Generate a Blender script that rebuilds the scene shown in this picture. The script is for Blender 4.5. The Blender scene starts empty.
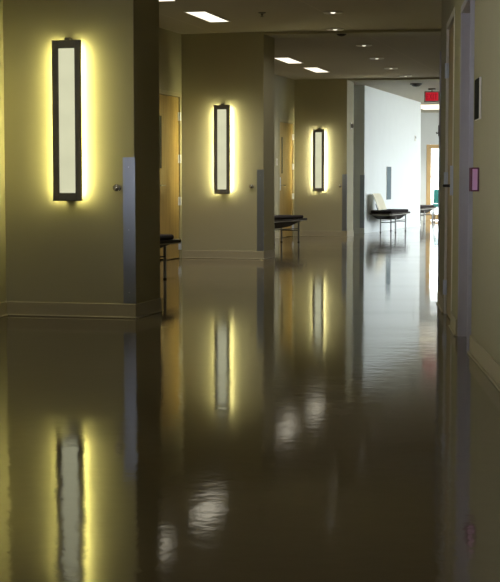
import bpy, bmesh, math, random
from mathutils import Vector, Matrix
random.seed(7)
S = bpy.context.scene
COL = S.collection
R = math.radians
CEIL = 2.92

# ------------------------------------------------------------------ materials
def srgb(r, g, b):
    f = lambda c: (c/12.92 if c <= .04045 else ((c+.055)/1.055)**2.4)
    return (f(r/255), f(g/255), f(b/255), 1)

def mat(name, col, rough=.5, metal=0, emit=None, estr=0, noise=0, nscale=8, bump=0, bscale=60, ior=1.5, spec=.5):
    m = bpy.data.materials.new(name); m.use_nodes = True
    nt = m.node_tree; b = nt.nodes['Principled BSDF']
    b.inputs['Base Color'].default_value = col
    b.inputs['Roughness'].default_value = rough
    b.inputs['Metallic'].default_value = metal
    b.inputs['IOR'].default_value = ior
    b.inputs['Specular IOR Level'].default_value = spec
    if emit:
        b.inputs['Emission Color'].default_value = emit
        b.inputs['Emission Strength'].default_value = estr
    tc = nt.nodes.new('ShaderNodeTexCoord')
    if noise:
        n = nt.nodes.new('ShaderNodeTexNoise'); n.inputs['Scale'].default_value = nscale; n.inputs['Detail'].default_value = 5
        nt.links.new(tc.outputs['Object'], n.inputs['Vector'])
        mx = nt.nodes.new('ShaderNodeMix'); mx.data_type = 'RGBA'
        mx.inputs[6].default_value = tuple(c*(1-noise) for c in col[:3])+(1,)
        mx.inputs[7].default_value = tuple(min(1, c*(1+noise)) for c in col[:3])+(1,)
        nt.links.new(n.outputs['Fac'], mx.inputs[0]); nt.links.new(mx.outputs[2], b.inputs['Base Color'])
    if bump:
        n2 = nt.nodes.new('ShaderNodeTexNoise'); n2.inputs['Scale'].default_value = bscale; n2.inputs['Detail'].default_value = 3
        nt.links.new(tc.outputs['Object'], n2.inputs['Vector'])
        bp = nt.nodes.new('ShaderNodeBump'); bp.inputs['Strength'].default_value = bump; bp.inputs['Distance'].default_value = .002
        nt.links.new(n2.outputs['Fac'], bp.inputs['Height']); nt.links.new(bp.outputs['Normal'], b.inputs['Normal'])
    return m

M = {}
M['wall'] = mat('khaki_wall_paint', (.42, .39, .258, 1), .6, noise=.04, nscale=3, bump=.12, bscale=90, spec=.3)
M['white'] = mat('white_wall_paint', (.74, .77, .77, 1), .6, noise=.03, nscale=3, bump=.1, bscale=90, spec=.3)
M['base'] = mat('baseboard_paint', (.42, .375, .26, 1), .4, noise=.05, nscale=6)
M['bronze'] = mat('bronze_grey_metal', (.19, .18, .15, 1), .45, .2, noise=.1, nscale=20)
M['dark'] = mat('dark_plastic', (.02, .018, .016, 1), .4, noise=.1)
M['chrome'] = mat('chrome', (.75, .75, .76, 1), .12, 1, noise=.03)
M['darkmetal'] = mat('dark_steel_tube', (.06, .058, .06, 1), .3, .8, noise=.08, nscale=20)
M['tubemetal'] = mat('satin_steel_tube', (.24, .24, .24, 1), .28, 1, noise=.05, nscale=20)
M['frame'] = mat('lilac_grey_frame_paint', (.46, .45, .53, 1), .5, noise=.04)
M['tanframe'] = mat('tan_frame_paint', (.40, .36, .22, 1), .45, noise=.04)
M['pale'] = mat('pale_frame_paint', (.76, .74, .70, 1), .4, noise=.04)
M['hinge'] = mat('steel_hinge', (.72, .77, .88, 1), .35, .4, noise=.05)
M['glass_lite'] = mat('dark_vision_glass', (.04, .036, .024, 1), .5, noise=.1, spec=.1)
M['pad'] = mat('dark_upholstery', (.022, .018, .018, 1), .9, spec=.08, noise=.2, nscale=40, bump=.3, bscale=300)
M['shell'] = mat('dark_moulded_shell', (.022, .018, .017, 1), .6, noise=.15, spec=.15)
M['slab'] = mat('brown_laminate', (.04, .033, .028, 1), .6, spec=.15, noise=.15, nscale=15)
M['slabedge'] = mat('pale_edge_band', (.42, .40, .34, 1), .4, noise=.05)
M['cream'] = mat('cream_moulded_ply', (.72, .66, .50, 1), .4, noise=.06, nscale=12)
M['lighttrim'] = mat('white_trim_enamel', (.62, .60, .54, 1), .35, noise=.04)
M['dlring'] = mat('dull_trim_enamel', (.75, .72, .65, 1), .3, noise=.04)
M['mauve'] = mat('magenta_plastic', (.16, .04, .10, 1), .8, noise=.06)
M['pink'] = mat('lilac_pink_plastic', (.88, .5, .86, 1), .3, noise=.05)
M['panel'] = mat('grey_blue_panel', (.15, .19, .21, 1), .8, noise=.06, spec=.1)
M['sign'] = mat('dark_sign_face', (.03, .032, .026, 1), .95, noise=.1, spec=.02)
M['ground'] = mat('pale_paving', (.45, .44, .42, 1), .8, noise=.15, nscale=1.5, bump=.2)
M['bark'] = mat('ochre_bark', (.55, .36, .18, 1), .8, noise=.25, nscale=8, bump=.4)
M['ochre'] = mat('ochre_wood_frame', (.62, .42, .20, 1), .45, noise=.1, nscale=6)
M['teal'] = mat('teal_fabric', (.03, .20, .20, 1), .8, noise=.1, nscale=20)
M['leaf'] = mat('teal_green_leaves', (.05, .22, .2, 1), .6, noise=.3, nscale=5)

def emis(name, col, s, var=0, scale=6):
    m = bpy.data.materials.new(name); m.use_nodes = True
    nt = m.node_tree; nt.nodes.remove(nt.nodes['Principled BSDF'])
    e = nt.nodes.new('ShaderNodeEmission'); e.inputs['Color'].default_value = col; e.inputs['Strength'].default_value = s
    if var:
        tc = nt.nodes.new('ShaderNodeTexCoord'); n = nt.nodes.new('ShaderNodeTexNoise'); n.inputs['Scale'].default_value = scale
        mr = nt.nodes.new('ShaderNodeMapRange'); mr.inputs['To Min'].default_value = s*(1-var); mr.inputs['To Max'].default_value = s*(1+var)
        nt.links.new(tc.outputs['Object'], n.inputs['Vector']); nt.links.new(n.outputs['Fac'], mr.inputs['Value'])
        nt.links.new(mr.outputs['Result'], e.inputs['Strength'])
    nt.links.new(e.outputs['Emission'], nt.nodes['Material Output'].inputs['Surface'])
    return m
M['diff'] = emis('opal_diffuser_lit', (1, .99, .66, 1), .68, .12, 5)
M['tube'] = emis('yellow_backlight_lit', (1, .93, .36, 1), 75, .05)
M['tube_b'] = emis('pale_yellow_backlight_lit', (1, .95, .50, 1), 85, .05)
M['tube_c'] = emis('cream_backlight_lit', (1, .96, .60, 1), 95, .05)
M['troffer'] = emis('ceiling_panel_lit', (1, .92, .72, 1), 1.75, .05)
M['spot'] = emis('downlight_bulb_lit', (1, .95, .8, 1), 1.6, .05)
M['exitred'] = emis('exit_red_lit', (1, .035, .06, 1), .5, .1, 30)
M['exitletter'] = emis('exit_letters_lit', (1, .05, .07, 1), .24, .1, 30)

def wood():
    m = bpy.data.materials.new('maple_veneer'); m.use_nodes = True
    nt = m.node_tree; b = nt.nodes['Principled BSDF']; b.inputs['Roughness'].default_value = .38
    tc = nt.nodes.new('ShaderNodeTexCoord'); mp = nt.nodes.new('ShaderNodeMapping'); mp.inputs['Scale'].default_value = (9, 9, .6)
    n = nt.nodes.new('ShaderNodeTexNoise'); n.inputs['Scale'].default_value = 3; n.inputs['Detail'].default_value = 6; n.inputs['Distortion'].default_value = .6
    cr = nt.nodes.new('ShaderNodeValToRGB')
    cr.color_ramp.elements[0].position = .3; cr.color_ramp.elements[0].color = (.33, .215, .06, 1)
    cr.color_ramp.elements[1].position = .75; cr.color_ramp.elements[1].color = (.47, .32, .105, 1)
    nt.links.new(tc.outputs['Object'], mp.inputs['Vector']); nt.links.new(mp.outputs['Vector'], n.inputs['Vector'])
    nt.links.new(n.outputs['Fac'], cr.inputs['Fac']); nt.links.new(cr.outputs['Color'], b.inputs['Base Color'])
    return m
M['wood'] = wood()

def steel():
    m = bpy.data.materials.new('brushed_stainless'); m.use_nodes = True
    nt = m.node_tree; b = nt.nodes['Principled BSDF']
    b.inputs['Base Color'].default_value = (.38, .42, .54, 1); b.inputs['Metallic'].default_value = 1
    b.inputs['Roughness'].default_value = .30
    tc = nt.nodes.new('ShaderNodeTexCoord'); mp = nt.nodes.new('ShaderNodeMapping'); mp.inputs['Scale'].default_value = (220, 220, 1.2)
    n = nt.nodes.new('ShaderNodeTexNoise'); n.inputs['Scale'].default_value = 2
    bp = nt.nodes.new('ShaderNodeBump'); bp.inputs['Strength'].default_value = .12; bp.inputs['Distance'].default_value = .001
    nt.links.new(tc.outputs['Object'], mp.inputs['Vector']); nt.links.new(mp.outputs['Vector'], n.inputs['Vector'])
    nt.links.new(n.outputs['Fac'], bp.inputs['Height']); nt.links.new(bp.outputs['Normal'], b.inputs['Normal'])
    return m
M['steel'] = steel()

def floor_mat():
    m = bpy.data.materials.new('polished_concrete'); m.use_nodes = True
    nt = m.node_tree; b = nt.nodes['Principled BSDF']; L = nt.links.new
    tc = nt.nodes.new('ShaderNodeTexCoord')
    n = nt.nodes.new('ShaderNodeTexNoise'); n.inputs['Scale'].default_value = .9; n.inputs['Detail'].default_value = 8; n.inputs['Roughness'].default_value = .6
    cr = nt.nodes.new('ShaderNodeValToRGB')
    cr.color_ramp.elements[0].position = .3; cr.color_ramp.elements[0].color = (.088, .069, .041, 1)
    cr.color_ramp.elements[1].position = .75; cr.color_ramp.elements[1].color = (.128, .102, .062, 1)
    L(tc.outputs['Object'], n.inputs['Vector']); L(n.outputs['Fac'], cr.inputs['Fac']); L(cr.outputs['Color'], b.inputs['Base Color'])
    # burnishing: roughness varies in broad bands across the hall
    mp = nt.nodes.new('ShaderNodeMapping'); mp.inputs['Scale'].default_value = (.25, 1.1, 1); mp.inputs['Rotation'].default_value = (0, 0, R(8))
    n2 = nt.nodes.new('ShaderNodeTexNoise'); n2.inputs['Scale'].default_value = 1.3; n2.inputs['Detail'].default_value = 4
    mr = nt.nodes.new('ShaderNodeMapRange'); mr.inputs['From Min'].default_value = .3; mr.inputs['From Max'].default_value = .7
    mr.inputs['To Min'].default_value = .04; mr.inputs['To Max'].default_value = .09
    L(tc.outputs['Object'], mp.inputs['Vector']); L(mp.outputs['Vector'], n2.inputs['Vector']); L(n2.outputs['Fac'], mr.inputs['Value']); L(mr.outputs['Result'], b.inputs['Roughness'])
    b.inputs['IOR'].default_value = 1.5
    w = nt.nodes.new('ShaderNodeTexNoise'); w.inputs['Scale'].default_value = 10; w.inputs['Detail'].default_value = 2
    g = nt.nodes.new('ShaderNodeTexNoise'); g.inputs['Scale'].default_value = 75; g.inputs['Detail'].default_value = 2
    L(tc.outputs['Object'], w.inputs['Vector']); L(tc.outputs['Object'], g.inputs['Vector'])
    b1 = nt.nodes.new('ShaderNodeBump'); b1.inputs['Strength'].default_value = .5; b1.inputs['Distance'].default_value = .0011
    b2 = nt.nodes.new('ShaderNodeBump'); b2.inputs['Strength'].default_value = .3; b2.inputs['Distance'].default_value = .0003
    L(w.outputs['Fac'], b1.inputs['Height']); L(g.outputs['Fac'], b2.inputs['Height']); L(b1.outputs['Normal'], b2.inputs['Normal']); L(b2.outputs['Normal'], b.inputs['Normal'])
    return m
M['floor'] = floor_mat()

def ceil_mat():
    m = bpy.data.materials.new('ceiling_tile'); m.use_nodes = True
    nt = m.node_tree; b = nt.nodes['Principled BSDF']; L = nt.links.new
    b.inputs['Roughness'].default_value = .8; b.inputs['Specular IOR Level'].default_value = .2
    tc = nt.nodes.new('ShaderNodeTexCoord'); mp = nt.nodes.new('ShaderNodeMapping'); mp.inputs['Rotation'].default_value = (0, 0, R(15.5))
    br = nt.nodes.new('ShaderNodeTexBrick'); br.offset = 0
    br.inputs['Color1'].default_value = (.46, .425, .345, 1); br.inputs['Color2'].default_value = (.48, .44, .36, 1); br.inputs['Mortar'].default_value = (.55, .51, .42, 1)
    br.inputs['Scale'].default_value = 1; br.inputs['Brick Width'].default_value = 1.83; br.inputs['Row Height'].default_value = 3.66; br.inputs['Mortar Size'].default_value = .008
    n = nt.nodes.new('ShaderNodeTexNoise'); n.inputs['Scale'].default_value = 180
    bp = nt.nodes.new('ShaderNodeBump'); bp.inputs['Strength'].default_value = .25; bp.inputs['Distance'].default_value = .003
    L(tc.outputs['Object'], mp.inputs['Vector']); L(mp.outputs['Vector'], br.inputs['Vector']); L(br.outputs['Color'], b.inputs['Base Color'])
    L(tc.outputs['Object'], n.inputs['Vector']); L(n.outputs['Fac'], bp.inputs['Height']); L(bp.outputs['Normal'], b.inputs['Normal'])
    return m
M['ceil'] = ceil_mat()

def pane_mat():
    m = bpy.data.materials.new('window_glass'); m.use_nodes = True
    nt = m.node_tree; nt.nodes.remove(nt.nodes['Principled BSDF'])
    t = nt.nodes.new('ShaderNodeBsdfTransparent'); t.inputs['Color'].default_value = (.93, .97, .97, 1)
    g = nt.nodes.new('ShaderNodeBsdfGlossy'); g.inputs['Roughness'].default_value = .02
    fr = nt.nodes.new('ShaderNodeFresnel'); fr.inputs['IOR'].default_value = 1.3
    mx = nt.nodes.new('ShaderNodeMixShader')
    nt.links.new(fr.outputs['Fac'], mx.inputs['Fac']); nt.links.new(t.outputs['BSDF'], mx.inputs[1]); nt.links.new(g.outputs['BSDF'], mx.inputs[2])
    nt.links.new(mx.outputs['Shader'], nt.nodes['Material Output'].inputs['Surface'])
    return m
M['pane'] = pane_mat()

# ------------------------------------------------------------------ mesh helpers
def box(bm, x0, x1, y0, y1, z0, z1, bev=0, seg=2):
    x0, x1 = min(x0, x1), max(x0, x1); y0, y1 = min(y0, y1), max(y0, y1)
    vs = [bm.verts.new(p) for p in ((x0, y0, z0), (x1, y0, z0), (x1, y1, z0), (x0, y1, z0), (x0, y0, z1), (x1, y0, z1), (x1, y1, z1), (x0, y1, z1))]
    fs = [bm.faces.new([vs[i] for i in q]) for q in ((3, 2, 1, 0), (4, 5, 6, 7), (0, 1, 5, 4), (1, 2, 6, 5), (2, 3, 7, 6), (3, 0, 4, 7))]
    if bev:
        es = list({e for f in fs for e in f.edges})
        bmesh.ops.bevel(bm, geom=es, offset=bev, segments=seg, affect='EDGES', profile=.5)

def prism(bm, poly, z0, z1):
    lo = [bm.verts.new((x, y, z0)) for x, y in poly]; hi = [bm.verts.new((x, y, z1)) for x, y in poly]
    n = len(poly)
    bm.faces.new(lo[::-1]); bm.faces.new(hi)
    for i in range(n):
        bm.faces.new((lo[i], lo[(i+1) % n], hi[(i+1) % n], hi[i]))

def tube(bm, pts, r, n=12):
    pts = [Vector(p) for p in pts]; rings = []
    for i, p in enumerate(pts):
        d = (pts[min(i+1, len(pts)-1)] - pts[max(i-1, 0)]).normalized()
        a = d.cross(Vector((0, 0, 1)) if abs(d.z) < .9 else Vector((0, 1, 0))).normalized(); b = d.cross(a)
        rings.append([bm.verts.new(p + r*(a*math.cos(2*math.pi*k/n) + b*math.sin(2*math.pi*k/n))) for k in range(n)])
    for q, s in zip(rings, rings[1:]):
        for k in range(n):
            bm.faces.new((q[k], q[(k+1) % n], s[(k+1) % n], s[k]))
    bm.faces.new(rings[0][::-1]); bm.faces.new(rings[-1])

def lathe(bm, prof, axis='Z', n=32, c=(0, 0, 0)):
    """prof: list of (radius, height) along the axis."""
    rings = []
    for r, h in prof:
        ring = []
        for k in range(n):
            a = 2*math.pi*k/n; x, y = r*math.cos(a), r*math.sin(a)
            v = (x, y, h) if axis == 'Z' else (x, h, y) if axis == 'Y' else (h, x, y)
            ring.append(bm.verts.new(Vector(v)+Vector(c)))
        rings.append(ring)
    for q, s in zip(rings, rings[1:]):
        for k in range(n):
            bm.faces.new((q[k], q[(k+1) % n], s[(k+1) % n], s[k]))
    bm.faces.new(rings[0][::-1]); bm.faces.new(rings[-1])

def obj(name, bm, m, parent=None, smooth=False):
    bmesh.ops.recalc_face_normals(bm, faces=bm.faces)
    me = bpy.data.meshes.new(name); bm.to_mesh(me); bm.free()
    me.materials.append(m if not isinstance(m, str) else M[m])
    if smooth:
        for p in me.polygons: p.use_smooth = True
        me.set_sharp_from_angle(angle=R(40))
    o = bpy.data.objects.new(name, me); COL.objects.link(o)
    if parent: o.parent = parent
    return o

def B(): return bmesh.new()

def thing(name, label, cat, loc, rz=0, group=None):
    o = bpy.data.objects.new(name, None); COL.objects.link(o); o.empty_display_size = .1
    o.location = loc; o.rotation_euler = (0, 0, rz); o['label'] = label; o['category'] = cat
    if group: o['group'] = group
    return o

def copy_thing(root, loc, rz, label):
    r = root.copy(); COL.objects.link(r); r.location = loc; r.rotation_euler = (0, 0, rz); r['label'] = label
    for ch in root.children:
        c = ch.copy(); COL.objects.link(c); c.parent = r
        for g in ch.children:
            d = g.copy(); COL.objects.link(d); d.parent = c
    return r

def struct(name, bm, m, loc=(0, 0, 0), rz=0):
    o = obj(name, bm, m); o.location = loc; o.rotation_euler = (0, 0, rz); o['kind'] = 'structure'
    return o

def frame_root(name, loc, rz):
    o = bpy.data.objects.new(name, None); COL.objects.link(o); o.empty_display_size = .2
    o.location = loc; o.rotation_euler = (0, 0, rz); o['kind'] = 'structure'
    return o

def wpt(C, a, u, v, z=0):
    """point at u along the face (rightwards), v behind it, for a wall turned a degrees"""
    ca, sa = math.cos(R(a)), math.sin(R(a))
    return (C[0]+u*ca+v*sa, C[1]-u*sa+v*ca, z)

# ------------------------------------------------------------------ floor and ceiling
bm = B(); box(bm, -9, 8.3, -7, 40, -.1, 0); struct('floor', bm, 'floor')
bm = B(); box(bm, -9, 8.3, -7, 40, CEIL, CEIL+.12); struct('ceiling', bm, 'ceil')
bm = B(); box(bm, -30, 60, -40, 110, -.3, -.101); struct('ground', bm, 'ground')

# ------------------------------------------------------------------ piers on the left, with the bays between them
PIERS = [((-.826, 10.413), 14.0, 1.0), ((.175, 18.765), 16.5, 1.115), ((1.793, 26.946), 17.5, 1.01)]
PD = .53

def baseboard(bm, x0, x1, y, n=-1):
    """board along x on a face at y, facing n*y"""
    box(bm, x0, x1, y, y+n*.010, 0.0, .105, .003, 1)
    box(bm, x0, x1, y, y+n*.022, 0.0, .012, .003, 1)

def baseboard_y(bm, y0, y1, x, n=1):
    box(bm, x, x+n*.010, y0, y1, 0.0, .105, .003, 1)
    box(bm, x, x+n*.022, y0, y1, 0.0, .012, .003, 1)

for C, a, L in PIERS:
    bm = B(); box(bm, -3.0, 0, 0, PD+(.07 if L == 1.0 else 0), 0, CEIL, .006, 2)
    struct('wall_left', bm, 'wall', (C[0], C[1], 0), R(-a))
    bm = B(); baseboard(bm, -L, .010, 0); baseboard_y(bm, -.010, PD+(.07 if L == 1.0 else 0), 0)
    struct('baseboard_left', bm, 'base', (C[0], C[1], 0), R(-a))

# ------------------------------------------------------------------ doors
HINGES4 = (1.85, 1.30, .75, .17)
HINGES3 = (1.80, 1.00, .20)

def door(name, K, a, y0, y1, m, leafmat, framemat, hinges, hinge_far, vision, plate=False, fw=.05):
    """door in a wall whose face is x=0 in the frame at K; m=+1 faces +x, m=-1 faces -x; the opening is y0..y1"""
    H = 2.10
    rt = frame_root(name, (K[0], K[1], 0), R(-a))
    bm = B()
    box(bm, m*.006, -m*.13, y0, y0+fw, 0, H+fw, .003, 1); box(bm, m*.006, -m*.13, y1-fw, y1, 0, H+fw, .003, 1)
    box(bm, m*.006, -m*.13, y0+fw, y1-fw, H, H+fw, .003, 1)
    obj('door_frame', bm, framemat, rt)
    bm = B(); box(bm, -m*.012, -m*.057, y0+fw+.004, y1-fw-.004, .008, H-.004, .002, 1)
    leaf = obj('door_leaf', bm, leafmat, rt)
    lat = (y0+fw) if hinge_far else (y1-fw); sg = 1 if hinge_far else -1
    if vision:
        yc = lat+sg*.20
        bm = B(); box(bm, -m*.009, -m*.014, yc-.04, yc+.04, 1.17, 1.83, .001, 1)
        obj('vision_panel', bm, 'glass_lite', leaf)
    yh = (y1-fw) if hinge_far else (y0+fw)
    for z in hinges:
        bm = B(); tube(bm, [(m*.004, yh, z-.055), (m*.004, yh, z+.055)], .013)
        box(bm, -m*.012, -m*.006, yh-sg*.035, yh+sg*.0, z-.055, z+.055)
        box(bm, m*.006, m*.011, yh, yh+sg*.03, z-.055, z+.055)
        obj('hinge', bm, 'hinge', rt, True)
    yl = lat+sg*.07
    bm = B(); box(bm, -m*.012, -m*.004, yl-.03, yl+.03, .86, 1.10, .003, 1)
    pl = obj('lock_plate', bm, 'hinge', leaf)
    bm = B()
    tube(bm, [(-m*.012, yl, .955), (m*.062, yl, .955)], .010)
    tube(bm, [(m*.056, yl-sg*.012, .955), (m*.058, yl+sg*.06, .955), (m*.054, yl+sg*.125, .952)], .009)
    obj('lever_handle', bm, 'darkmetal' if plate else 'chrome', leaf, True)
    if plate:
        bm = B(); box(bm, m*.006, m*.010, (y0+.006), (y0+fw-.004), .895, 1.085, .001, 1)
        box(bm, m*.022, m*.0005, y0-.006, y0-.0005, .89, 1.09)
        obj('strike_plate', bm, 'hinge', rt)
    return rt

def bay(K, a, length, num):
    """wall running back towards the entrance from the corner K, facing the hall, with one door next to the corner"""
    y1, y0 = -.03, -1.03
    bm = B()
    box(bm, -.15, 0, -length, y0, 0, CEIL); box(bm, -.15, 0, y0, y1, 2.15, CEIL); box(bm, -.15, 0, y1, .0, 0, CEIL); box(bm, -.15, -.135, y0, y1, 0, 2.15)
    struct('wall_bay', bm, 'wall', (K[0], K[1], 0), R(-a))
    bm = B(); baseboard_y(bm, -length, y0, 0); struct('baseboard_bay', bm, 'base', (K[0], K[1], 0), R(-a))
    door(num, K, a, y0, y1, 1, 'wood', 'tanframe', HINGES4, True, True)

K1 = wpt(PIERS[1][0], PIERS[1][1], -PIERS[1][2], 0)
K2 = wpt(PIERS[2][0], PIERS[2][1], -PIERS[2][2], 0)
bay(K1, 16.5, 8.0, 'door_1')
bay(K2, 17.5, 8.0, 'door_2')
# the bay nearest the camera
K0 = wpt(PIERS[0][0], PIERS[0][1], -PIERS[0][2], 0)
bm = B(); box(bm, -.15, 0, -4.2, 0, 0, CEIL); struct('wall_bay', bm, 'wall', (K0[0], K0[1], 0), R(-15))
bm = B(); baseboard_y(bm, -4.2, -.012, 0); struct('baseboard_bay', bm, 'base', (K0[0], K0[1], 0), R(-15))
Kf = wpt(K0, 15, 0, -4.2)
XW = Kf[0]
bm = B()
box(bm, XW-.15, XW, 6.4, Kf[1]+.05, 0, CEIL); box(bm, XW-.15, XW, -6, -1.5, 0, CEIL); box(bm, XW-.15, XW, -1.5, 6.4, 2.4, CEIL); box(bm, XW-.15, XW, -1.5, 6.4, 0, .8)
struct('wall_left', bm, 'wall')

# ------------------------------------------------------------------ the white wall block after the third pier
C4, A4 = (2.263, 28.784), 17.0
WL = 6.15
bm = B(); box(bm, -.2, 0, 0, WL, 0, CEIL, .006, 2); struct('wall_lobby', bm, 'white', (C4[0], C4[1], 0), R(-A4))
bm = B(); box(bm, -5, -.2, 0, .2, 0, CEIL); struct('wall_lobby', bm, 'white', (C4[0], C4[1], 0), R(-A4))
bm = B(); box(bm, -5, -.2, WL-.2, WL, 0, CEIL); struct('wall_lobby', bm, 'white', (C4[0], C4[1], 0), R(-A4))
bm = B(); baseboard(bm, -1.2, .010, 0); baseboard_y(bm, -.010, WL, 0); struct('baseboard_lobby', bm, 'white', (C4[0], C4[1], 0), R(-A4))
# closing wall behind the third bay
bm = B(); prism(bm, [(-2.2, 27.8), (-.6, 27.8), (-.6, 39.6), (-2.2, 39.6)], 0, CEIL); struct('wall_lobby', bm, 'white')

# ------------------------------------------------------------------ right side of the hall
N = (1.266, 8.26)              # end of the near wall
AN = math.degrees(math.atan2(1.266-1.191, 8.26-6.858))
Mp = (1.320, 9.198)            # beginning of the far wall
E_ = (1.535, 11.75)
AM = math.degrees(math.atan2(E_[0]-Mp[0], E_[1]-Mp[1]))
LM = math.hypot(E_[0]-Mp[0], E_[1]-Mp[1])
bm = B(); box(bm, 0, .16, -14.4, 0, 0, CEIL, .004, 1); struct('wall_right', bm, 'wall', (N[0], N[1], 0), R(-AN))
bm = B(); baseboard_y(bm, -14.4, -.001, 0, -1); struct('baseboard_right', bm, 'base', (N[0], N[1], 0), R(-AN))
# far wall with a door: opening from d0 to d1 along it
d0, d1 = .62, 1.64
bm = B()
box(bm, 0, .2, 0, d0, 0, CEIL); box(bm, 0, .2, d0, d1, 2.15, CEIL); box(bm, 0, .2, d1, LM, 0, CEIL); box(bm, .14, .2, d0, d1, 0, 2.15)
struct('wall_right', bm, 'wall', (Mp[0], Mp[1], 0), R(-AM))
bm = B(); baseboard_y(bm, .002, d0, 0, -1); baseboard_y(bm, d1, LM, 0, -1); struct('baseboard_right', bm, 'base', (Mp[0], Mp[1], 0), R(-AM))
door('door_3', Mp, AM, d0, d1, -1, 'wood', 'pale', HINGES3, True, False, plate=True)
# the doorway between the two walls: header, frame and leaf
bm = B()
prism(bm, [(N[0], N[1]), (N[0]+.2, N[1]), (Mp[0]+.2, Mp[1]), (Mp[0], Mp[1])], 2.075, CEIL); struct('wall_right', bm, 'wall')
rt = frame_root('door_4', (Mp[0], Mp[1], 0), R(-AM))
gap = Mp[1]-N[1]-.01
bm = B()
box(bm, .002, .125, -.03, 0, 0, 2.045, .003, 1); box(bm, .062, .085, -.045, -.03, 0, 2.0, .002, 1)
box(bm, .002, .125, -gap, -gap+.03, 0, 2.045, .003, 1)
box(bm, .002, .125, -gap+.03, -.03, 2.03, 2.075, .003, 1); box(bm, .062, .085, -gap+.03, -.03, 2.0, 2.03, .002, 1)
obj('door_frame', bm, 'frame', rt)
bm = B(); box(bm, .087, .124, -gap+.033, -.033, .008, 2.026, .002, 1); obj('door_leaf', bm, 'wood', rt)
# grey frame at the far end of the wall
rt = frame_root('door_5', (E_[0], E_[1], 0), R(-AM))
bm = B(); box(bm, -.012, .10, -.03, .012, 0, 2.03, .003, 1); obj('door_frame', bm, 'frame', rt)
# wall going on out of sight to the lobby
pts = [(E_[0]+.03, E_[1]+.012), (3.0, 19), (4.75, 27), (5.36, 26.85)]
for p, q in zip(pts, pts[1:]):
    dx, dy = q[0]-p[0], q[1]-p[1]; l = math.hypot(dx, dy); nx, ny = dy/l*.2, -dx/l*.2
    bm = B(); prism(bm, [p, q, (q[0]+nx, q[1]+ny), (p[0]+nx, p[1]+ny)], 0, CEIL); struct('wall_right', bm, 'wall')

# ------------------------------------------------------------------ shallow ceiling beams at the piers
for i, (C, a, L) in enumerate(PIERS[1:]):
    bm = B(); box(bm, .002, 3.2, .02, PD-.02, CEIL-.035, CEIL-.001, .004, 1)
    struct('trim_%d' % (i+1), bm, 'wall', (C[0], C[1], 0), R(-a+8))

# ------------------------------------------------------------------ lobby glazing
def glazing(name, p, q, n, rows=(0, .12, 1.1, 2.3, CEIL)):
    dx, dy = q[0]-p[0], q[1]-p[1]; l = math.hypot(dx, dy)
    rt = frame_root(name, (p[0], p[1], 0), math.atan2(dy, dx))
    for k in range(n+1):
        x = l*k/n; bm = B(); box(bm, x-.03, x+.03, -.05, .05, 0, CEIL, .004, 1); obj('mullion', bm, 'pale', rt)
    for z in rows:
        z0 = min(max(z-.03, 0), CEIL-.06); bm = B(); box(bm, .03, l-.03, -.04, .04, z0, z0+.06, .004, 1); obj('transom', bm, 'pale', rt)
    bm = B(); box(bm, .03, l-.03, -.004, .004, .06, CEIL-.06); obj('pane', bm, 'pane', rt)
glazing('window_1', (5.32, 26.95), (7.95, 39.55), 9)  # hidden by the right wall, put in only as the lobby's daylight source
YB = 39.6
bm = B(); prism(bm, [(-2, YB), (4.80, YB), (4.80, YB+.2), (-2, YB+.2)], 0, CEIL); struct('wall_lobby', bm, 'white')
bm = B(); prism(bm, [(4.80, YB), (6.20, YB), (6.20, YB+.2), (4.80, YB+.2)], 2.06, CEIL); struct('wall_lobby', bm, 'white')
bm = B(); prism(bm, [(6.20, YB), (8.2, YB), (8.2, YB+.2), (6.20, YB+.2)], 0, CEIL); struct('wall_lobby', bm, 'white')
rt = frame_root('door_6', (4.80, YB, 0), 0)
bm = B(); box(bm, .002, .13, -.01, .12, 0, 2.055, .004, 1); box(bm, 1.27, 1.398, -.01, .12, 0, 2.055, .004, 1); box(bm, .13, 1.27, -.01, .12, 1.95, 2.055, .004, 1); box(bm, .13, 1.27, .0, .10, .02, .16, .004, 1)
obj('door_frame', bm, 'ochre', rt)
bm = B(); box(bm, .13, 1.27, .04, .05, .16, 1.95); obj('pane', bm, 'pane', rt)

# ------------------------------------------------------------------ the end wall behind the camera, unseen windows added to its left as a light source
bm = B(); box(bm, -7, 1.3, -6.2, -6, 0, CEIL); struct('wall_back', bm, 'wall')
rt = frame_root('added_window', (XW-.07, -1.5, 0), 0)  # added out of view to let daylight onto the near walls
bm = B()
for k in range(6): box(bm, -.04, .04, 7.84*k/5, 7.84*k/5+.06, .8, 2.4)
for z in (.8, 2.34): box(bm, -.035, .035, 0.06, 7.84, z, z+.06)
obj('window_frame', bm, 'pale', rt)

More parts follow.
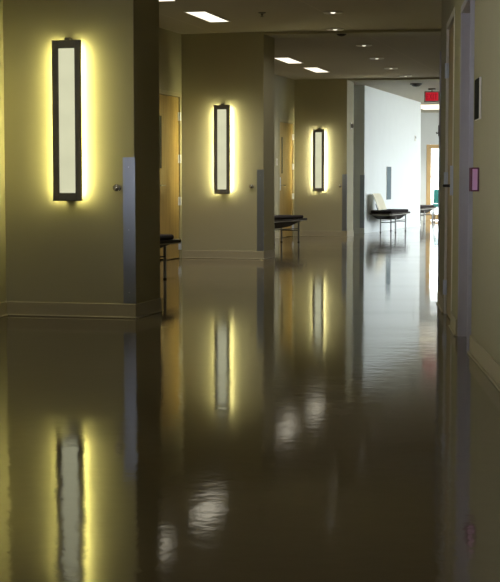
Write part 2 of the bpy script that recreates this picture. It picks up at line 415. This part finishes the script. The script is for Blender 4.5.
# ------------------------------------------------------------------ wall sconces
def sconce(C, a, u, label, tm):
    rt = thing('wall_sconce', label, 'wall lamp', wpt(C, a, u, 0, .845), R(-a), 'tall backlit sconces on the piers')
    H = 1.148; W = .110; b = .048; t = .058
    bm = B()
    for s in (-1, 1): box(bm, s*W, s*(W-b), -.080, -.058, 0, H, .003, 1)
    box(bm, -(W-b), W-b, -.080, -.058, 0, t, .003, 1); box(bm, -(W-b), W-b, -.080, -.058, H-t, H, .003, 1)
    obj('frame', bm, 'bronze', rt)
    bm = B(); box(bm, -(W-b)+.0005, W-b-.0005, -.071, -.060, t+.0005, H-t-.0005, .004, 2); obj('diffuser', bm, 'diff', rt, True)
    bm = B(); box(bm, -.085, .085, -.0575, -.052, .03, H-.03); box(bm, -.03, .03, -.0515, -.0005, .02, H-.02)
    box(bm, -.055, .055, -.0515, -.001, .012, .018); box(bm, -.055, .055, -.0515, -.001, H-.018, H-.012)
    box(bm, -.022, .022, -.055, -.0005, H, H+.02, .004, 1)
    obj('back_box', bm, 'bronze', rt)
    for s in (-1, 1):
        bm = B(); tube(bm, [(s*.078, -.038, .03), (s*.078, -.038, H-.03)], .010, 10); obj('light_tube', bm, tm, rt, True)
    return rt
(c1, a1, l1), (c2, a2, l2), (c3, a3, l3) = PIERS
sconce(c1, a1, -.484, 'tall narrow backlit wall sconce on the nearest pier, largest of the three', 'tube')
sconce(c2, a2, -.541, 'tall narrow backlit wall sconce on the middle pier, between the two wooden doors', 'tube_b')
sconce(c3, a3, -.524, 'tall narrow backlit wall sconce on the farthest tan pier, smallest of the three', 'tube_c')

# ------------------------------------------------------------------ corner guards and bumpers
def guard(C, a, label):
    rt = thing('corner_guard', label, 'corner guard', wpt(C, a, 0, 0, .108), R(-a), 'steel corner guards')
    bm = B(); box(bm, -.088, .003, -.003, -.0004, 0, 1.05); box(bm, .0004, .003, -.0004, .010, 0, 1.05)
    o = obj('steel_angle', bm, 'steel', rt)
    for z in (.08, .53, .98):
        bm = B(); lathe(bm, [(.004, -.003), (.004, -.0042), (.002, -.0048)], 'Y', 10, (-.045, 0, z))
        obj('screw_head', bm, 'hinge', rt, True)
    return rt
guard(c1, a1, 'waist-high brushed steel corner guard on the nearest pier')
guard(c2, a2, 'waist-high brushed steel corner guard on the middle pier')
guard(c3, a3, 'waist-high brushed steel corner guard on the farthest tan pier')
guard(C4, A4, 'waist-high brushed steel corner guard on the end of the white wall')

def bumper(C, a, u, label):
    rt = thing('wall_bumper', label, 'knob', wpt(C, a, u, 0, .94), R(-a), 'round steel wall knobs')
    bm = B(); lathe(bm, [(.024, -.0004), (.024, -.006), (.012, -.010), (.011, -.022)], 'Y', 24); obj('rose', bm, 'chrome', rt, True)
    bm = B(); lathe(bm, [(.011, -.022), (.024, -.028), (.027, -.038), (.024, -.047), (.012, -.052), (.002, -.053)], 'Y', 24); obj('head', bm, 'chrome', rt, True)
bumper(c1, a1, -.125, 'small round steel knob beside the corner guard on the nearest pier')
bumper(c2, a2, -.155, 'small round steel knob beside the corner guard on the middle pier')
bumper(c3, a3, -.125, 'small round steel knob beside the corner guard on the farthest tan pier')

# ------------------------------------------------------------------ benches (built along local +y, origin at the far right foot of the slab)
def bench(loc, rz, label):
    rt = thing('bench', label, 'bench', loc, rz, 'long low lounge benches along the left side')
    Lb, Wb, zt = 2.05, .46, .40
    # slab: long, thin, with blunt pointed far end
    bm = B(); ol = [(-.06, 0), (0, -.10), (0, -Lb+.05), (-.05, -Lb), (-Wb+.05, -Lb), (-Wb, -Lb+.05), (-Wb, -.10), (-Wb+.06, 0)]
    prism(bm, ol, zt-.030, zt); sl = obj('slab', bm, 'slab', rt)
    bm = B(); ol2 = [(x*.985-.0035, y*.997-.003) for x, y in ol]; prism(bm, ol2, zt-.042, zt-.0305); obj('edge_band', bm, 'slabedge', sl)
    # cushion on the near part
    bm = B(); box(bm, -Wb+.015, -.015, -Lb+.02, -.22, zt+.0005, zt+.055, .022, 4); cu = obj('cushion', bm, 'pad', rt, True)
    for x in (-Wb+.013, -.013):
        bm = B(); tube(bm, [(x, -Lb+.05, zt+.027), (x, -.25, zt+.027)], .004, 8)
        obj('piping', bm, 'pad', cu, True)
    # curved shell hanging below the cushion
    bm = B(); n = 16; top = []; bot = []
    for side in (-.02, -Wb+.02):
        rowt = []; rowb = []
        for i in range(n+1):
            t = i/n; y = -.30-(Lb-.32)*t
            d = .10*math.sin(math.pi*t)**.75 if 0 < t < 1 else 0.002
            rowt.append(bm.verts.new((side, y, zt-.0425))); rowb.append(bm.verts.new((side+(.04 if side < -.1 else -.04), y, zt-.0425-max(d, .002))))
        top.append(rowt); bot.append(rowb)
    for i in range(n):
        bm.faces.new((top[0][i], top[0][i+1], bot[0][i+1], bot[0][i])); bm.faces.new((top[1][i], bot[1][i], bot[1][i+1], top[1][i+1]))
        bm.faces.new((bot[0][i], bot[0][i+1], bot[1][i+1], bot[1][i])); bm.faces.new((top[0][i], top[1][i], top[1][i+1], top[0][i+1]))
    for i in (0, n): bm.faces.new((top[0][i], bot[0][i], bot[1][i], top[1][i]))
    obj('shell', bm, 'shell', rt, True)
    # cream back panel on the wall side, curved and leaning back
    bm = B(); n = 10; m_ = 6; F = []; K = []
    for j in range(m_+1):
        v = j/m_; row = []; rowk = []
        for i in range(n+1):
            u = i/n; y = -Lb+.02+.75*u; lean = -.10*v-.035*v*v; cv = .03*(2*u-1)**2
            tp = .012*(2*u-1)**4
            z = zt+.06+v*(.33-tp)
            row.append(bm.verts.new((-Wb+.17+lean+cv, y, z))); rowk.append(bm.verts.new((-Wb+.156+lean+cv, y, z)))
        F.append(row); K.append(rowk)
    for j in range(m_):
        for i in range(n):
            bm.faces.new((F[j][i], F[j][i+1], F[j+1][i+1], F[j+1][i])); bm.faces.new((K[j][i], K[j+1][i], K[j+1][i+1], K[j][i+1]))
    for j in range(m_):
        for i in (0, n): bm.faces.new((F[j][i], F[j+1][i], K[j+1][i], K[j][i]))
    for i in range(n):
        for j in (0, m_): bm.faces.new((F[j][i], F[j][i+1], K[j][i+1], K[j][i]))
    bp = obj('backrest', bm, 'cream', rt, True)
    for y in (-Lb+.12, -Lb+.62):
        bm = B(); tube(bm, [(-Wb+.14, y, zt-.03), (-Wb+.147, y, zt+.06), (-Wb+.105, y, zt+.18)], .008, 8)
        obj('bracket', bm, 'darkmetal', bp, True)
    # steel frame
    XR, XL = -.05, -.05-.31; YF, YN = -.37, -1.43
    for x in (XR, XL):
        for y in (YF, YN):
            bm = B(); tube(bm, [(x, y, .012), (x, y, zt-.042)], .016, 12)
            lg = obj('leg', bm, 'tubemetal', rt, True)
            bm = B(); lathe(bm, [(.019, 0), (.019, .009), (.016, .014)], 'Z', 14, (x, y, 0)); obj('glide', bm, 'dark', lg, True)
    for x in (XR, XL):
        bm = B(); tube(bm, [(x, YN, .235), (x, YF, .235)], .008, 10); obj('stretcher', bm, 'darkmetal', rt, True)
    for y in (YF, YN):
        bm = B(); tube(bm, [(XL, y, .20), (XR, y, .20)], .008, 10); obj('stretcher', bm, 'darkmetal', rt, True)
    return rt
b1 = bench((-.671, 15.076, 0), R(-24), 'dark low bench in front of the first wooden door, mostly hidden by the nearest pier')
copy_thing(b1, (1.012, 24.697, 0), R(-24), 'dark low bench with thin legs before the second wooden door, past the middle pier')
copy_thing(b1, wpt(C4, A4, .52, 2.25), R(-A4), 'dark low bench with cream back panel against the bright white wall')
copy_thing(b1, (4.816, 37.406, 0), R(-18), 'farthest dark low bench, beyond the end of the white wall')

# ------------------------------------------------------------------ ceiling lights
def troffer(x, y, a, label, l=1.08, w=.262, LAMP=22):
    rt = thing('ceiling_light', label, 'ceiling light', (x, y, CEIL), R(-a), 'lit rectangular ceiling panels')
    bm = B()
    for s in (-1, 1):
        box(bm, s*w/2, s*(w/2-.014), -l/2, l/2, -.012, -.0005, .002, 1); box(bm, -w/2+.014, w/2-.014, s*l/2, s*(l/2-.014), -.012, -.0005, .002, 1)
    obj('trim', bm, 'lighttrim', rt)
    # the louvre sends its light down in a cone
    ld = bpy.data.lights.new('louvre_lamp', 'AREA'); ld.shape = 'RECTANGLE'; ld.size = w-.04; ld.size_y = l-.04; ld.spread = R(125)
    ld.energy = LAMP; ld.color = (1, .95, .82); lo = bpy.data.objects.new('louvre_lamp', ld); COL.objects.link(lo); lo.parent = rt; lo.location = (0, 0, -.0125)
    bm = B(); box(bm, -w/2+.0145, w/2-.0145, -l/2+.0145, l/2-.0145, -.008, -.0006); obj('diffuser', bm, 'troffer', rt)
troffer(-1.03, 15.10, 14.5, 'lit rectangular ceiling panel nearest the camera, cut by the top edge of the photo')
troffer(-.493, 17.07, 14.5, 'largest fully visible lit ceiling panel, before the middle pier')
troffer(.604, 23.0, 14.5, 'lit ceiling panel just past the middle pier, left of a twin')
troffer(-2.35, 7.2, 10, 'added unseen light panel on the ceiling before the nearest pier', LAMP=5)  # out of view, there only to raise the light near the first pier
troffer(-1.95, 9.1, 10, 'second added unseen light panel on the ceiling before the nearest pier', LAMP=5)  # unseen partner of the panel above, added only as a light source
troffer(-.6, 1.5, 4, 'added unseen light panel on the ceiling over the camera', LAMP=3)  # unseen panel added to light the hall around the camera
troffer(4.75, 36.6, 17, 'wide bright ceiling panel added for light at the far end, below and right of the exit sign', 2.4, 1.2, 150)  # added to light the lobby's back wall and brighten its ceiling
troffer(1.129, 24.87, 14.5, 'smallest lit ceiling panel, above the farthest sconce')

def downlight(x, y, label):
    rt = thing('downlight', label, 'downlight', (x, y, CEIL), 0, 'round recessed downlights in a row')
    bm = B(); lathe(bm, [(.112, -.0005), (.112, -.010), (.100, -.016), (.080, -.010), (.078, -.0005)], 'Z', 32); obj('trim_ring', bm, 'dlring', rt, True)
    bm = B(); lathe(bm, [(.0775, -.0006), (.0775, -.004), (.03, -.004)], 'Z', 32); obj('baffle', bm, 'bronze', rt, True)
    bm = B(); lathe(bm, [(.029, -.0045), (.026, -.012), (.012, -.017), (.001, -.018)], 'Z', 20); obj('bulb', bm, 'spot', rt, True)
    ld = bpy.data.lights.new('downlight_lamp', 'AREA'); ld.shape = 'DISK'; ld.size = .05; ld.spread = R(150); ld.energy = 5; ld.color = (1, .94, .80)
    lo = bpy.data.objects.new('downlight_lamp', ld); COL.objects.link(lo); lo.parent = rt; lo.location = (0, 0, -.0195)
DL = [((.943, 16.659), 'round ceiling downlight nearest the camera'), ((1.072, 18.45), 'round ceiling downlight just in front of a dark dome at the middle pier'),
      ((1.6, 20.552), 'third round ceiling downlight from the camera, past the middle beam'), ((1.965, 22.641), 'fourth round ceiling downlight from the camera'),
      ((2.368, 24.564), 'fifth round ceiling downlight from the camera'), ((2.795, 26.256), 'farthest round ceiling downlight, above the bench by the white wall')]
for (x, y), lb in DL: downlight(x, y, lb)

def dome(x, y, r, z, label):
    rt = thing('dome_camera', label, 'ceiling dome', (x, y, z), 0, 'dark ceiling domes')
    bm = B(); lathe(bm, [(r, -.0005), (r, -.02), (r*.85, -.026)], 'Z', 28); obj('housing', bm, 'dark', rt, True)
    bm = B(); lathe(bm, [(r*.8, -.0262), (r*.72, -.042), (r*.45, -.058), (r*.1, -.064)], 'Z', 28); obj('dome', bm, 'dark', rt, True)
dome(1.171, 18.75, .085, CEIL, 'black dome on the ceiling near the middle pier')
dome(3.218, 28.3, .12, CEIL, 'black dome on the ceiling left of the red exit sign')

rt = thing('sprinkler_head', 'small dark sprinkler head in the ceiling between lit panel and downlights', 'sprinkler', (.137, 16.707, CEIL))
bm = B(); lathe(bm, [(.045, -.0005), (.042, -.008), (.016, -.014), (.012, -.03)], 'Z', 24); obj('escutcheon', bm, 'bronze', rt, True)
bm = B(); lathe(bm, [(.006, -.0302), (.006, -.045), (.022, -.046), (.022, -.049)], 'Z', 16); obj('deflector', bm, 'bronze', rt, True)

# ------------------------------------------------------------------ exit sign
rt = thing('exit_sign', 'red lit EXIT sign hanging from the ceiling by the right wall', 'exit sign', (3.70, 29.7, CEIL), R(-8))
bm = B(); box(bm, -.075, .075, -.03, .03, -.035, -.0005, .004, 1); box(bm, -.012, .012, -.012, .012, -.06, -.035); obj('canopy', bm, 'bronze', rt)
bm = B(); box(bm, -.155, .155, -.02, .03, -.275, -.06, .006, 2); hs = obj('housing', bm, 'bronze', rt)
bm = B(); box(bm, -.128, .128, -.024, -.0205, -.252, -.083); fc = obj('face', bm, 'exitred', rt)
def letter(bm, ch, x, z, w, h, t, y0=-.027, y1=-.0242):
    if ch == 'E':
        box(bm, x, x+t, y0, y1, z, z+h)
        for q in (0, (h-t)/2, h-t): box(bm, x+t, x+w*(.85 if 0 < q < h-t else 1), y0, y1, z+q, z+q+t)
    if ch == 'I': box(bm, x+w/2-t/2, x+w/2+t/2, y0, y1, z, z+h)
    if ch == 'T': box(bm, x, x+w, y0, y1, z+h-t, z+h); box(bm, x+w/2-t/2, x+w/2+t/2, y0, y1, z, z+h-t)
    if ch == 'X':
        for s in (-1, 1):
            p = [(x+w/2-s*w/2-t*.6*.5, z), (x+w/2-s*w/2+t*.6, z), (x+w/2+s*w/2+t*.3, z+h), (x+w/2+s*w/2-t*.6, z+h)]
            yy0, yy1 = y0+(.0002 if s > 0 else 0), y1
            lo = [bm.verts.new((a_, yy0, b_)) for a_, b_ in p]; hi = [bm.verts.new((a_, yy1, b_)) for a_, b_ in p]
            bm.faces.new(lo); bm.faces.new(hi[::-1])
            for k in range(4): bm.faces.new((lo[k], hi[k], hi[(k+1) % 4], lo[(k+1) % 4]))
for ch, x, w in (('E', -.112, .045), ('X', -.05, .05), ('I', .016, .02), ('T', .05, .055)):
    bm = B(); letter(bm, ch, x, -.228, w, .12, .018); obj('letter', bm, 'exitletter', fc)

# ------------------------------------------------------------------ small wall devices
rt = thing('light_switch', 'pale light switch plate left of the second wooden door', 'light switch', wpt(K2, a3, 0, -1.16, 1.31), R(-a3))
bm = B(); box(bm, .0005, .007, -.038, .038, 0, .125, .003, 2); obj('plate', bm, 'pale', rt)
bm = B(); box(bm, .0072, .012, -.014, .014, .03, .095, .002, 1); obj('rocker', bm, 'lighttrim', rt)

rt = thing('wall_sensor', 'small dark device high on the side of the farthest tan pier', 'wall device', wpt(c3, a3, 0, .30, 2.0), R(-a3))
bm = B(); box(bm, .0005, .012, -.05, .05, 0, .125, .004, 2); obj('plate', bm, 'lighttrim', rt)
bm = B(); box(bm, .0122, .05, -.032, .032, .02, .10, .01, 3); obj('lens', bm, 'bronze', rt, True)

rt = thing('thermostat', 'small grey thermostat high on the bright white wall', 'thermostat', wpt(C4, A4, 0, 5.4, 1.98), R(-A4))
bm = B(); box(bm, .0005, .02, -.05, .05, 0, .13, .005, 2); obj('plate', bm, 'dlring', rt)
bm = B(); box(bm, .0202, .024, -.03, .03, .06, .11, .002, 1); obj('screen', bm, 'dark', rt)

rt = thing('wall_panel', 'tall narrow grey panel on the white wall above the bench', 'wall panel', wpt(C4, A4, 0, 2.38, .65), R(-A4))
bm = B(); box(bm, .0005, .014, -.25, .25, 0, .70, .004, 2); obj('box_body', bm, 'pale', rt)
bm = B(); box(bm, .0145, .018, -.248, .20, .002, .698, .001, 1); obj('face', bm, 'panel', rt)

def rw(d, z): return wpt(N, AN, 0, d, z)
rt = thing('room_sign', 'dark rectangular room sign with pale edge, high on the near right wall', 'sign', rw(-.30, 1.315), R(-AN))
bm = B(); box(bm, -.012, -.0005, -.115, .115, 0, .225, .002, 1); obj('backing', bm, 'pale', rt)
bm = B(); box(bm, -.015, -.0125, -.112, .112, .003, .222, .001, 1); obj('face', bm, 'sign', rt)

rt = thing('wall_box', 'small lilac pink box with magenta rim on the near right wall', 'wall box', rw(-.29, .925), R(-AN))
bm = B(); box(bm, -.044, -.0005, -.06, .06, 0, .13, .004, 2); obj('housing', bm, 'mauve', rt)
bm = B(); box(bm, -.038, -.010, -.064, -.0605, .008, .122, .001, 1); obj('cover', bm, 'pink', rt)

rt = thing('wall_hook', 'small dark fitting on the grey frame at the far end of the right wall', 'hook', wpt(E_, AM, -.0125, -.012, 1.35), R(-AM))
bm = B(); box(bm, -.006, -.0003, -.014, .014, 0, .09, .002, 1); obj('plate', bm, 'dark', rt)
bm = B(); tube(bm, [(-.006, 0, .03), (-.018, 0, .022), (-.022, 0, .035)], .005, 8); obj('hook_arm', bm, 'dark', rt, True)

# ------------------------------------------------------------------ teal chair in the lobby
rt = thing('lobby_chair', 'teal upholstered chair at the far bright end, half hidden by the right wall', 'chair', (5.13, 38.6, 0), R(-12))
bm = B(); box(bm, -.27, .27, -.27, .27, .38, .46, .02, 3); obj('seat', bm, 'teal', rt, True)
bm = B(); box(bm, -.27, .27, .20, .28, .47, .84, .02, 3); obj('backrest', bm, 'teal', rt, True)
for x in (-.22, .22):
    for y in (-.22, .22):
        bm = B(); tube(bm, [(x*1.08, y*1.08, 0), (x, y, .379)], .014, 10); obj('leg', bm, 'darkmetal', rt, True)

# ------------------------------------------------------------------ world, camera
w = bpy.data.worlds.new('World'); S.world = w; w.use_nodes = True
bg = w.node_tree.nodes['Background']; bg.inputs['Color'].default_value = (.97, .98, 1, 1); bg.inputs['Strength'].default_value = 8.0

cam = bpy.data.cameras.new('Camera'); co = bpy.data.objects.new('Camera', cam); COL.objects.link(co); S.camera = co
cam.sensor_fit = 'VERTICAL'; cam.sensor_height = 24; cam.lens = 24*1450/582
co.location = (0, 0, .96); co.rotation_euler = (math.pi/2-math.atan(106/1450), 0, 0)
cam.clip_start = .05; cam.clip_end = 300

vs = S.view_settings
S.display_settings.display_device = 'sRGB'
vs.view_transform = 'Standard'; vs.look = 'None'; vs.gamma = 1; vs.use_curve_mapping = False; vs.exposure = 0
S.cycles.use_denoising = True
S.cycles.max_bounces = 10; S.cycles.diffuse_bounces = 6; S.cycles.transparent_max_bounces = 12
S.cycles.sample_clamp_indirect = 6
